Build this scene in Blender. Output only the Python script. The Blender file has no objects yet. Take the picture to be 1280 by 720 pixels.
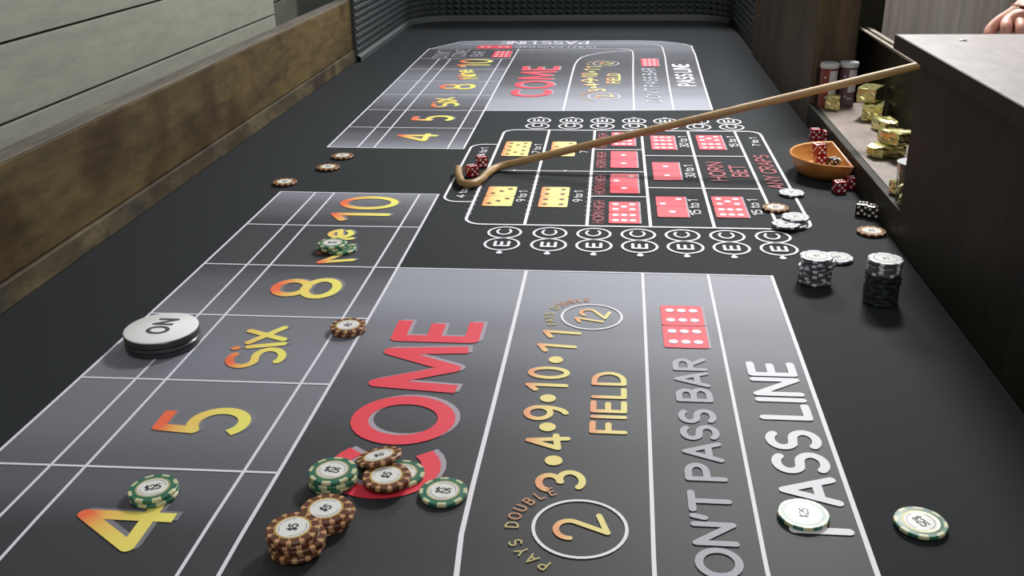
import bpy, bmesh, math, random
from mathutils import Vector, Matrix
random.seed(7)
PI = math.pi
TZ = 0.75                      # height of the felt above the floor (metres)

# ------------------------------------------------------------------ camera
FPX, PITCH, YAW, ROLL, CAMH = 1224.57, 0.39691, -0.10501, -0.01803, 0.47
def cam_axes():
    f = Vector((math.sin(YAW)*math.cos(PITCH), math.cos(YAW)*math.cos(PITCH), -math.sin(PITCH)))
    r = Vector((math.cos(YAW), -math.sin(YAW), 0)); u = r.cross(f)
    return r*math.cos(ROLL)+u*math.sin(ROLL), -r*math.sin(ROLL)+u*math.cos(ROLL), f
CR, CU, CF = cam_axes()
sc = bpy.context.scene
COL = sc.collection
cam = bpy.data.objects.new('camera', bpy.data.cameras.new('camera'))
COL.objects.link(cam)
cam.data.sensor_width = 36.0
cam.data.lens = FPX/1280*36.0
cam.data.clip_start = 0.02
mw = Matrix.Identity(4)
for i, a in enumerate((CR, CU, -CF)):
    for j in range(3): mw[j][i] = a[j]
mw.translation = Vector((0, 0, TZ+CAMH))
cam.matrix_world = mw
sc.camera = cam

# ------------------------------------------------------------------ world, lamps, exposure
world = bpy.data.worlds.new('room_light'); sc.world = world; world.use_nodes = True
bg = world.node_tree.nodes['Background']
bg.inputs[0].default_value = (0.82, 0.86, 0.90, 1); bg.inputs[1].default_value = 0.22
def area(name, loc, target, size, power, col, shape='SQUARE', sy=None):
    l = bpy.data.lights.new(name, 'AREA'); l.energy = power; l.color = col; l.shape = shape; l.size = size
    if sy: l.size_y = sy
    o = bpy.data.objects.new(name, l); COL.objects.link(o); o.location = loc
    o.rotation_euler = (Vector(target)-Vector(loc)).to_track_quat('-Z', 'Y').to_euler()
    return o
area('ceiling_lamp', (0.56, 2.42, TZ+1.28), (0.0, 1.4, TZ), 0.34, 30, (1.0, 0.98, 0.95), 'DISK')
area('fill_light_far', (0.15, 4.4, TZ+1.5), (-0.1, 2.2, TZ), 0.5, 20, (0.93, 0.95, 1.0), 'DISK')  # unseen fill light, added to brighten the middle and far end
area('fill_light_near', (0.35, -0.7, TZ+1.8), (0.1, 1.4, TZ), 0.6, 12, (1.0, 0.98, 0.94), 'DISK')  # unseen fill light behind the camera, added to brighten laminate and counter
sc.view_settings.view_transform = 'Standard'; sc.view_settings.look = 'None'
sc.view_settings.exposure = 0.25; sc.view_settings.gamma = 1.0

# ------------------------------------------------------------------ helpers
def felt(px, py, z=0.0):
    """point of the photograph (1280x720) dropped onto the horizontal plane z above the felt"""
    d = CF*FPX + CR*(px-640) - CU*(py-360)
    t = (z-CAMH)/d.z
    return Vector((d.x*t, d.y*t))
def empty(name, loc, label=None, cat=None, group=None, rz=0):
    o = bpy.data.objects.new(name, None); COL.objects.link(o); o.location = loc; o.rotation_euler[2] = rz
    o.empty_display_size = 0.05
    if label: tag(o, label, cat, group)
    return o
def tag(o, label=None, cat=None, group=None, kind=None):
    if label: o['label'] = label
    if cat: o['category'] = cat
    if group: o['group'] = group
    if kind: o['kind'] = kind
    return o
def link(name, me, parent=None, mats=(), smooth=False):
    o = bpy.data.objects.new(name, me); COL.objects.link(o)
    for m in mats: me.materials.append(m)
    if smooth:
        for p in me.polygons: p.use_smooth = True
    if parent: o.parent = parent
    return o
def frombm(name, bm, parent=None, mats=(), smooth=False, recalc=True):
    if recalc: bmesh.ops.recalc_face_normals(bm, faces=bm.faces)
    me = bpy.data.meshes.new(name); bm.to_mesh(me); bm.free()
    return link(name, me, parent, mats, smooth)
def addbox(bm, x0, x1, y0, y1, z0, z1, bev=0.0, mi=0):
    vs = [bm.verts.new(p) for p in ((x0,y0,z0),(x1,y0,z0),(x1,y1,z0),(x0,y1,z0),(x0,y0,z1),(x1,y0,z1),(x1,y1,z1),(x0,y1,z1))]
    fs = [bm.faces.new([vs[i] for i in f]) for f in ((0,3,2,1),(4,5,6,7),(0,1,5,4),(1,2,6,5),(2,3,7,6),(3,0,4,7))]
    for f in fs: f.material_index = mi
    if bev > 0:
        es = list({e for f in fs for e in f.edges})
        bmesh.ops.bevel(bm, geom=es, offset=bev, segments=2, affect='EDGES', profile=0.5)
def box(name, x0, x1, y0, y1, z0, z1, mat, parent=None, bev=0.0):
    """x, y world; z above the felt"""
    bm = bmesh.new(); addbox(bm, x0, x1, y0, y1, z0+TZ, z1+TZ, bev)
    return frombm(name, bm, parent, (mat,))
def copytree(o, parent=None):
    c = o.copy(); COL.objects.link(c); c.parent = parent
    for k in CH.get(o.name, []):
        copytree(bpy.data.objects[k], c)
    return c
CH = {}

# ------------------------------------------------------------------ materials
def mat(name, col=(0.5,0.5,0.5), rough=0.5, metal=0.0, **kw):
    m = bpy.data.materials.new(name); m.use_nodes = True
    b = m.node_tree.nodes['Principled BSDF']
    b.inputs['Base Color'].default_value = (*col, 1); b.inputs['Roughness'].default_value = rough; b.inputs['Metallic'].default_value = metal
    for k, v in kw.items(): b.inputs[k.replace('_', ' ')].default_value = v
    return m
def N(m, t, **kw):
    n = m.node_tree.nodes.new(t)
    for k, v in kw.items(): setattr(n, k, v)
    return n
def L(m, a, b): m.node_tree.links.new(a, b)
def bsdf(m): return m.node_tree.nodes['Principled BSDF']
def ramp(m, stops, interp='LINEAR'):
    r = N(m, 'ShaderNodeValToRGB'); r.color_ramp.interpolation = interp
    els = r.color_ramp.elements
    while len(els) > 1: els.remove(els[-1])
    els[0].position = stops[0][0]; els[0].color = (*stops[0][1], 1)
    for p, c in stops[1:]:
        e = els.new(p); e.color = (*c, 1)
    return r
def bump(m, height, strength=0.3, dist=0.002):
    b = N(m, 'ShaderNodeBump'); b.inputs['Strength'].default_value = strength; b.inputs['Distance'].default_value = dist
    L(m, height, b.inputs['Height']); L(m, b.outputs[0], bsdf(m).inputs['Normal'])
def wood(name, c1, c2, c3, axis='Y', scale=9, stretch=7, rough=0.65, knots=True, fine=60, contrast=0.5):
    m = mat(name, c1, rough)
    geo = N(m, 'ShaderNodeNewGeometry'); mp = N(m, 'ShaderNodeMapping'); L(m, geo.outputs['Position'], mp.inputs[0])
    s = {'X': (1/stretch,1,1), 'Y': (1,1/stretch,1), 'Z': (1,1,1/stretch)}[axis]
    mp.inputs['Scale'].default_value = s
    n1 = N(m, 'ShaderNodeTexNoise'); n1.inputs['Scale'].default_value = scale; n1.inputs['Detail'].default_value = 5; n1.inputs['Distortion'].default_value = 0.8
    n2 = N(m, 'ShaderNodeTexNoise'); n2.inputs['Scale'].default_value = fine; n2.inputs['Detail'].default_value = 6; n2.inputs['Roughness'].default_value = 0.7
    n3 = N(m, 'ShaderNodeTexNoise'); n3.inputs['Scale'].default_value = 6.5; n3.inputs['Detail'].default_value = 3
    L(m, mp.outputs[0], n1.inputs[0]); L(m, mp.outputs[0], n2.inputs[0]); L(m, geo.outputs['Position'], n3.inputs[0])
    r1 = ramp(m, [(0.3, c2), (0.5, c1), (0.72, c3)]); L(m, n1.outputs[0], r1.inputs[0])
    r2 = ramp(m, [(0.3, (1-contrast,)*3), (0.7, (1.15,)*3)]); L(m, n2.outputs[0], r2.inputs[0])
    mx = N(m, 'ShaderNodeMix', data_type='RGBA', blend_type='MULTIPLY'); mx.inputs[0].default_value = 1
    L(m, r1.outputs[0], mx.inputs[6]); L(m, r2.outputs[0], mx.inputs[7])
    out = mx.outputs[2]
    if knots:
        r3 = ramp(m, [(0.34, (0.55, 0.47, 0.42)), (0.46, (1, 1, 1))]); L(m, n3.outputs[0], r3.inputs[0])
        m2 = N(m, 'ShaderNodeMix', data_type='RGBA', blend_type='MULTIPLY'); m2.inputs[0].default_value = 1
        L(m, out, m2.inputs[6]); L(m, r3.outputs[0], m2.inputs[7]); out = m2.outputs[2]
    L(m, out, bsdf(m).inputs['Base Color'])
    bump(m, n2.outputs[0], 0.25, 0.002)
    return m
def cloth(name, col, rough=0.8, var=0.25):
    m = mat(name, col, rough)
    geo = N(m, 'ShaderNodeNewGeometry')
    n = N(m, 'ShaderNodeTexNoise'); n.inputs['Scale'].default_value = 900; n.inputs['Detail'].default_value = 2
    L(m, geo.outputs['Position'], n.inputs[0])
    r = ramp(m, [(0.2, tuple(c*(1-var) for c in col)), (0.8, tuple(c*(1+var) for c in col))]); L(m, n.outputs[0], r.inputs[0])
    L(m, r.outputs[0], bsdf(m).inputs['Base Color']); bump(m, n.outputs[0], 0.15, 0.0006)
    return m
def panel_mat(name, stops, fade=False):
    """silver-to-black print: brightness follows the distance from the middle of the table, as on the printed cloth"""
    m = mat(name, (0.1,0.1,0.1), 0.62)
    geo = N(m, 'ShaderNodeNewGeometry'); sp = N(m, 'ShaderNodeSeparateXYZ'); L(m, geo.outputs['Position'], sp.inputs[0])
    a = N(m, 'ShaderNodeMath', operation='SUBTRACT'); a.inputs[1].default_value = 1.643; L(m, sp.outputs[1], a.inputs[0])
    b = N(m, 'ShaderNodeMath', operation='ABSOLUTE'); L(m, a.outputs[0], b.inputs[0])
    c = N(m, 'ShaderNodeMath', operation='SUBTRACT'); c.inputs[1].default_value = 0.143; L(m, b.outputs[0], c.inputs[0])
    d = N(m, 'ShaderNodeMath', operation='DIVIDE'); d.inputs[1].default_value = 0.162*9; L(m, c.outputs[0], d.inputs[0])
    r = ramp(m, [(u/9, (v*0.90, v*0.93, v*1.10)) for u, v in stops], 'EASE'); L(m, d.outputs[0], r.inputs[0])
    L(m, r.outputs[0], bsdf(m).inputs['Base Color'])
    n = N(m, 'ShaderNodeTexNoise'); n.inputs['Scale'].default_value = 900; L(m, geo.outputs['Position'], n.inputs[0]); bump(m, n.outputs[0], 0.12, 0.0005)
    return m
def grad_mat(name, c0, c1, c2=None):
    m = mat(name, c0, 0.6)
    at = N(m, 'ShaderNodeAttribute', attribute_name='v')
    st = [(0.0, c1), (0.5, c2 or c1), (0.76, tuple((a+2*b)/3 for a, b in zip(c0, c2 or c1))), (0.98, c0)]
    r = ramp(m, st); L(m, at.outputs['Fac'], r.inputs[0]); L(m, r.outputs[0], bsdf(m).inputs['Base Color'])
    return m

M = {}
M['felt'] = cloth('black_felt', (0.0108, 0.0143, 0.0168), 0.85); bsdf(M['felt']).inputs['Specular IOR Level'].default_value = 0.35
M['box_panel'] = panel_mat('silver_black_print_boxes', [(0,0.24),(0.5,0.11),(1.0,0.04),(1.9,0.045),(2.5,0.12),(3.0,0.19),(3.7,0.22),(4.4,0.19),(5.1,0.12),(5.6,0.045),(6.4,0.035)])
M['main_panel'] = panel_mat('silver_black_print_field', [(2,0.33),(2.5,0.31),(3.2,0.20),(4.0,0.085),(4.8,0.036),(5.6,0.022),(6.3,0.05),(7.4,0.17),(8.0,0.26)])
M['white'] = mat('white_print', (0.80, 0.78, 0.84), 0.6)
M['line'] = mat('line_print', (0.74, 0.74, 0.82), 0.6)
M['dim'] = mat('grey_print', (0.37, 0.38, 0.43), 0.6)
M['red'] = mat('red_print', (0.80, 0.045, 0.075), 0.6)
M['darkred'] = mat('dark_red_print', (0.30, 0.035, 0.05), 0.6)
M['shadow'] = mat('mauve_drop_shadow_print', (0.38, 0.32, 0.38), 0.6)
M['greyshadow'] = mat('grey_drop_shadow_print', (0.20, 0.20, 0.22), 0.6)
M['fire'] = grad_mat('orange_to_yellow_print', (0.86, 0.15, 0.06), (0.86, 0.80, 0.16), (0.86, 0.68, 0.15))
M['gold'] = grad_mat('peach_to_yellow_print', (0.84, 0.36, 0.16), (0.84, 0.74, 0.24), (0.86, 0.68, 0.24))
M['dice_gold'] = grad_mat('pale_yellow_dice_print', (0.88, 0.28, 0.10), (0.90, 0.80, 0.28), (0.90, 0.78, 0.26))
M['pip_dark'] = mat('dark_pip_print', (0.14, 0.06, 0.02), 0.6)
M['board'] = wood('weathered_brown_board', (0.118, 0.083, 0.031), (0.074, 0.052, 0.022), (0.152, 0.110, 0.046), 'Y', 9, 5)
M['board_top'] = wood('grey_weathered_edge', (0.17, 0.15, 0.12), (0.11, 0.10, 0.08), (0.24, 0.21, 0.17), 'Y', 12, 8, knots=False)
M['strip'] = wood('mottled_base_strip', (0.085, 0.064, 0.030), (0.032, 0.026, 0.018), (0.15, 0.115, 0.058), 'Y', 22, 3)
M['rail'] = wood('dark_stained_rail', (0.020, 0.0165, 0.007), (0.013, 0.011, 0.005), (0.028, 0.023, 0.010), 'Z', 14, 5, 0.6, knots=False)
M['rail_brown'] = wood('brown_stained_panel', (0.095, 0.068, 0.042), (0.055, 0.042, 0.028), (0.13, 0.095, 0.06), 'Z', 14, 7, 0.6, knots=False)
M['cap'] = wood('grey_counter_top', (0.31, 0.275, 0.265), (0.28, 0.25, 0.24), (0.34, 0.305, 0.295), 'Y', 16, 2, 0.5, knots=False, contrast=0.15)
M['tray'] = wood('grey_brown_shelf', (0.25, 0.20, 0.175), (0.18, 0.15, 0.13), (0.31, 0.26, 0.225), 'Y', 20, 3, 0.55, knots=False, contrast=0.3)
M['ply'] = wood('pale_plywood_edge', (0.36, 0.32, 0.26), (0.26, 0.23, 0.19), (0.44, 0.40, 0.33), 'Y', 30, 10, 0.6, knots=False)
M['laminate'] = wood('pale_grey_laminate', (0.68, 0.61, 0.55), (0.54, 0.47, 0.41), (0.80, 0.74, 0.68), 'Z', 40, 22, 0.5, knots=False, contrast=0.25)
for q in ('rail', 'rail_brown', 'board'): bsdf(M[q]).inputs['Specular IOR Level'].default_value = 0.25
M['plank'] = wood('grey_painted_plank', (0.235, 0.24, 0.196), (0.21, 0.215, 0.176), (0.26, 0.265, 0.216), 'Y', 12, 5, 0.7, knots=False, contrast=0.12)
M['plank_shade'] = wood('plank_painted_shade', (0.095, 0.105, 0.075), (0.08, 0.088, 0.062), (0.115, 0.125, 0.09), 'Y', 12, 5, 0.7, knots=False, contrast=0.12)  # darker copy of the plank grey: the wall's shadow is put into the colour
M['rubber'] = mat('black_diamond_rubber', (0.036, 0.042, 0.044), 0.36)
M['rubber_strip'] = mat('grey_rubber_strip', (0.085, 0.095, 0.095), 0.5)
M['floor'] = wood('brown_floor', (0.12,0.09,0.06),(0.08,0.06,0.04),(0.16,0.12,0.08),'Y',8,8)

# ------------------------------------------------------------------ the setting
def structure(o): o['kind'] = 'structure'; return o
b_ = bmesh.new(); addbox(b_, -3.2, 3.2, -2.2, 6.2, -0.05, 0.0)
structure(frombm('floor', b_, None, (M['floor'],)))
wl = empty('wall_left', (-0.83, 1.0, 0)); structure(wl)
pi_ = 0
zed = -0.321 - 0.1*4
k = 0
z = 0.179 - 0.1*9
while z < 1.2:
    z0 = max(z+0.0018, -TZ); z1 = z+0.1-0.0018
    if z1 > -TZ+0.01:
        bm = bmesh.new(); addbox(bm, -0.812, -0.80, -1.6, 2.33, z0+TZ, z1+TZ, 0.0012)
        p = frombm('plank', bm, None, (M['plank'],)); p.parent = wl; p.matrix_parent_inverse = Matrix.Translation((0.83, -1.0, 0))
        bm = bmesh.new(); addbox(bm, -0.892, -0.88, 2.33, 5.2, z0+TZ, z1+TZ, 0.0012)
        p = frombm('plank', bm, None, (M['plank_shade'],)); p.parent = wl; p.matrix_parent_inverse = Matrix.Translation((0.83, -1.0, 0))
        p['label'] = 'plank of the set-back wall with shadow painted into its colour'
    z += 0.1
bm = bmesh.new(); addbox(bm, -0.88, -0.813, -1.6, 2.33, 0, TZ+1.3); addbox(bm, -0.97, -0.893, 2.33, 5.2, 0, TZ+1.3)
p = frombm('backing', bm, None, (M['plank_shade'],)); p.parent = wl; p.matrix_parent_inverse = Matrix.Translation((0.83, -1.0, 0))

# ------------------------------------------------------------------ the craps table
table = empty('craps_table', (0, 1.6, 0), 'long wooden craps table with black felt layout, brown side boards and black diamond rubber end', 'craps table')
def T(o, parent=table):
    o.parent = parent; o.matrix_parent_inverse = parent.matrix_world.inverted() if parent is not table else Matrix.Translation((0, -1.6, 0))
    return o
XL, XR, YN, YF, RC = -0.70, 0.39, -0.26, 3.555, 0.13
def outline(off=0.0, near=False, n=10):
    """far end of the playing surface, from the left board round to the right board"""
    pts = [(XL-off, 2.72)]
    y = 2.72
    while y < YF-RC-0.03: y += 0.026; pts.append((XL-off, y))
    for i in range(n+1):
        a = PI - i/n*PI/2; pts.append((XL+RC+math.cos(a)*(RC+off), YF-RC+math.sin(a)*(RC+off)))
    x = XL+RC
    while x < XR-RC-0.03: x += 0.026; pts.append((x, YF+off))
    for i in range(n+1):
        a = PI/2 - i/n*PI/2; pts.append((XR-RC+math.cos(a)*(RC+off), YF-RC+math.sin(a)*(RC+off)))
    y = YF-RC
    while y > 2.87: y -= 0.026; pts.append((XR+off, y))
    return pts
T(box('table_bed', -0.76, 0.508, -0.30, 3.60, -0.06, -0.004, M['rail']))
T(box('apron', -0.75, 0.46, -0.29, 3.59, -0.22, -0.06, M['rail']))
for x in (-0.70, 0.40):
    for y in (-0.2, 1.6, 3.5):
        T(box('leg', x-0.045, x+0.045, y-0.045, y+0.045, -TZ, -0.22, M['rail'], bev=0.004))
# felt: one sheet with the rounded far end
bm = bmesh.new()
o_ = [(-0.72, YN), (0.39, YN), (0.39, 2.86)] + [p for p in reversed(outline(0.0))] + [(-0.72, 2.72)]
vs = [bm.verts.new((x, y, TZ)) for x, y in o_]; f = bm.faces.new(vs)
r = bmesh.ops.extrude_face_region(bm, geom=[f]); 
for v in r['geom']:
    if isinstance(v, bmesh.types.BMVert): v.co.z -= 0.004
FELT = T(frombm('felt', bm, None, (M['felt'],)))
def onfelt(o):
    o.parent = FELT; o.matrix_parent_inverse = Matrix.Identity(4)
    # FELT itself sits at the world origin through its parent, keep children in world coordinates
    return o

# left side
T(tag(box('side_board', -0.755, -0.72, -0.30, 2.83, 0.034, 0.166, M['board'], bev=0.002)))
T(box('board_edge', -0.757, -0.722, -0.30, 2.832, 0.1655, 0.1685, M['board_top'], bev=0.001))
T(box('base_strip', -0.752, -0.716, -0.30, 2.80, 0.0, 0.0325, M['strip'], bev=0.002))
# near end board (behind the camera's foot)
T(box('near_end_board', -0.755, 0.42, -0.30, YN, 0.0, 0.26, M['rail'], bev=0.002))
# right side: tall dark rail with a grey counter on it, then the dealer's niche, then the far rail
T(tag(box('rail_face', 0.39, 0.42, YN, 1.305, 0.0, 0.2425, M['rail'], bev=0.0015)))
T(box('counter_body', 0.534, 0.95, -0.26, 1.40, -TZ, 0.2425, M['rail']))
T(tag(box('counter_top', 0.3895, 0.98, -0.30, 1.423, 0.243, 0.262, M['cap'], bev=0.0004)))
bm = bmesh.new(); addbox(bm, 0.3870, 0.3893, -0.30, 1.4255, TZ+0.2428, TZ+0.2616); addbox(bm, 0.3893, 0.98, 1.4232, 1.4255, TZ+0.2428, TZ+0.2616)
T(tag(frombm('counter_edge', bm, None, (M['rail'],)), 'dark edge band of the grey counter'))
T(box('niche_lip', 0.39, 0.402, 1.305, 1.99, 0.0, 0.0463, M['rail'], bev=0.001))
T(tag(box('niche_shelf', 0.4025, 0.5085, 1.306, 1.989, 0.030, 0.0465, M['tray']), 'grey-brown shelf of the niche'))
T(box('niche_back', 0.509, 0.531, 1.306, 2.149, -0.06, 0.166, M['rail']))
bm = bmesh.new(); addbox(bm, 0.507, 0.5150, 1.31, 2.149, TZ+0.1665, TZ+0.1715, 0.0008); addbox(bm, 0.5210, 0.5310, 1.31, 2.149, TZ+0.1665, TZ+0.1715, 0.0008)
T(tag(frombm('plywood_edge', bm, None, (M['ply'],)), 'pale double plywood edge along the top of the low wall'))
T(box('niche_end', 0.40, 0.4695, 1.990, 2.002, 0.0, 0.30, M['rail_brown']))
T(box('far_rail_board', 0.390, 0.3995, 1.985, 2.86, 0.0, 0.30, M['rail_brown'], bev=0.001))
T(box('corner_panel', 0.476, 0.556, 2.150, 2.170, -0.22, 0.30, M['rail']))
T(box('far_rail_core', 0.4005, 0.475, 2.003, 2.86, -0.004, 0.26, M['rail']))
T(tag(box('laminate_panel', 0.5565, 1.30, 2.151, 2.171, -TZ, 0.262, M['laminate']), 'pale grey vertical grain laminate panel'))
T(box('far_counter_body', 0.5565, 1.30, 2.172, 3.2, -TZ, 0.243, M['rail']))
T(box('far_counter_top', 0.400, 1.30, 2.151, 3.3, 0.3005, 0.32, M['cap']))
# far end: backing shell, grey strip, rows of rubber pyramids
pts = outline(0.012); H = 0.30
bm = bmesh.new()
for (a, b) in zip(pts, pts[1:]):
    q = [bm.verts.new((a[0], a[1], TZ)), bm.verts.new((b[0], b[1], TZ)), bm.verts.new((b[0], b[1], TZ+H)), bm.verts.new((a[0], a[1], TZ+H))]
    bm.faces.new(q)
bmesh.ops.remove_doubles(bm, verts=bm.verts, dist=1e-5)
so = frombm('end_shell', bm, None, (M['rubber'],)); md = so.modifiers.new('s', 'SOLIDIFY'); md.thickness = 0.02; md.offset = 1.0
T(so)
bm = bmesh.new()
ins = outline(0.0); outs = outline(0.0115)
for i in range(len(ins)-24):
    a, b, c, d = ins[i], ins[i+1], outs[i+1], outs[i]
    z0, z1 = TZ+0.0005, TZ+0.013
    bm.faces.new([bm.verts.new((a[0],a[1],z0)), bm.verts.new((b[0],b[1],z0)), bm.verts.new((b[0],b[1],z1)), bm.verts.new((a[0],a[1],z1))])
    bm.faces.new([bm.verts.new((a[0],a[1],z1)), bm.verts.new((b[0],b[1],z1)), bm.verts.new((c[0],c[1],z1+0.006)), bm.verts.new((d[0],d[1],z1+0.006))])
bmesh.ops.remove_doubles(bm, verts=bm.verts, dist=1e-5)
T(tag(frombm('bottom_rubber_strip', bm, None, (M['rubber_strip'],)), 'smooth grey rubber strip at the foot of the far end'))
# resample the outline at a constant pitch for the pyramids
def resample(pts, pitch):
    out = [Vector(pts[0])]; acc = 0
    for a, b in zip(pts, pts[1:]):
        a, b = Vector(a), Vector(b); d = (b-a).length
        while acc + d >= pitch:
            t = (pitch-acc)/d; a = a.lerp(b, t); out.append(a.copy()); d = (b-a).length; acc = 0
        acc += d
    return out
rp = resample(outline(0.0115), 0.0265)
bm = bmesh.new(); dz = 0.0185
for row in range(14):
    z0 = TZ+0.0200+row*dz
    for a, b in zip(rp, rp[1:]):
        t = (b-a).normalized(); nrm = Vector((t.y, -t.x))
        mid = (a+b)/2 + nrm*0.0105
        c = [bm.verts.new((a.x,a.y,z0)), bm.verts.new((b.x,b.y,z0)), bm.verts.new((b.x,b.y,z0+dz)), bm.verts.new((a.x,a.y,z0+dz))]
        p = bm.verts.new((mid.x, mid.y, z0+dz*0.5))
        for i in range(4): bm.faces.new((c[i], c[(i+1)%4], p))
bmesh.ops.remove_doubles(bm, verts=bm.verts, dist=1e-5)
T(tag(frombm('diamond_rubber', bm, None, (M['rubber'],)), kind='stuff'))

# ------------------------------------------------------------------ printing on the felt
def arc(cx, cy, rx, ry, a0, a1, n=None):
    n = n or max(4, int(abs(a1-a0)/14))
    return [(cx+rx*math.cos(math.radians(a0+(a1-a0)*i/n)), cy+ry*math.sin(math.radians(a0+(a1-a0)*i/n))) for i in range(n+1)]
def circ(cx, cy, rx, ry): return arc(cx, cy, rx, ry, 0, 360, 28)
G = {
 'A': (.62, [[(0,0),(.31,1),(.62,0)],[(.12,.32),(.50,.32)]]),
 'B': (.52, [[(0,0),(0,1),(.25,1)]+arc(.25,.76,.22,.24,90,-90)+[(0,.52)],[(.25,.52)]+arc(.26,.26,.26,.26,90,-90)+[(0,0)]]),
 'C': (.56, [arc(.36,.5,.36,.5,48,312)]),
 'D': (.60, [[(0,0),(0,1),(.2,1)]+arc(.2,.5,.40,.5,90,-90)+[(0,0)]]),
 'E': (.44, [[(.44,1),(0,1),(0,0),(.44,0)],[(0,.52),(.38,.52)]]),
 'F': (.42, [[(.42,1),(0,1),(0,0)],[(0,.50),(.36,.50)]]),
 'G': (.60, [arc(.36,.5,.36,.5,48,345)+[(.70,.45),(.42,.45)]]),
 'H': (.54, [[(0,0),(0,1)],[(.54,0),(.54,1)],[(0,.52),(.54,.52)]]),
 'I': (.02, [[(.01,0),(.01,1)]]),
 'L': (.42, [[(0,1),(0,0),(.42,0)]]),
 'M': (.84, [[(0,0),(.08,1),(.42,.12),(.76,1),(.84,0)]]),
 'N': (.56, [[(0,0),(0,1),(.56,0),(.56,1)]]),
 'O': (.70, [circ(.35,.5,.35,.5)]),
 'P': (.50, [[(0,0),(0,1),(.24,1)]+arc(.24,.74,.26,.26,90,-90)+[(0,.48)]]),
 'R': (.54, [[(0,0),(0,1),(.24,1)]+arc(.24,.74,.26,.26,90,-90)+[(0,.48)],[(.24,.48),(.54,0)]]),
 'S': (.50, [arc(.26,.745,.24,.255,40,235)+arc(.25,.26,.25,.26,70,-140)[0:]]),
 'T': (.56, [[(0,1),(.56,1)],[(.28,1),(.28,0)]]),
 'U': (.54, [[(0,1),(0,.3)]+arc(.27,.28,.27,.28,180,360)+[(.54,1)]]),
 'Y': (.56, [[(0,1),(.28,.5),(.56,1)],[(.28,.5),(.28,0)]]),
 "'": (.06, [[(.06,1),(.0,.72)]]),
 '$': (.50, [arc(.26,.70,.22,.20,40,235)+arc(.25,.29,.23,.21,70,-140),[(.25,-.06),(.25,1.06)]]),
 '0': (.56, [circ(.28,.5,.28,.5)]),
 '1': (.26, [[(0,.78),(.26,1),(.26,0)]]),
 '2': (.52, [arc(.26,.72,.26,.28,165,-35)+[(0,0),(.54,0)]]),
 '3': (.50, [arc(.23,.75,.23,.25,150,-90),arc(.24,.26,.26,.26,90,-150)]),
 '4': (.62, [[(.44,0),(.44,1),(0,.28),(.62,.28)]]),
 '5': (.52, [[(.46,1),(.08,1),(.04,.56)]+arc(.22,.31,.28,.31,110,-140)]),
 '6': (.54, [circ(.27,.3,.27,.3),[(.0,.33)]+arc(.34,.36,.34,.64,180,100)]),
 '7': (.50, [[(0,1),(.50,1),(.14,0)]]),
 '8': (.56, [circ(.28,.745,.23,.255),circ(.28,.255,.28,.255)]),
 '9': (.54, [circ(.27,.7,.27,.3),[(.54,.67)]+arc(.20,.64,.34,.64,0,-80)]),
 'i': (.04, [[(.02,0),(.02,.66)],[(.02,.90),(.02,.93)]]),
 'x': (.44, [[(0,0),(.44,.68)],[(0,.68),(.44,0)]]),
 'n': (.42, [[(0,0),(0,.68)],[(0,.42)]+arc(.21,.45,.21,.23,165,0)+[(.42,0)]]),
 'e': (.46, [[(.02,.36),(.46,.36)]+arc(.23,.34,.23,.34,5,310)]),
 't': (.30, [[(.14,.95),(.14,.1),(.3,.02)],[(0,.68),(.3,.68)]]),
 'o': (.46, [circ(.23,.34,.23,.34)]),
 ' ': (.22, []),
}
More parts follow.
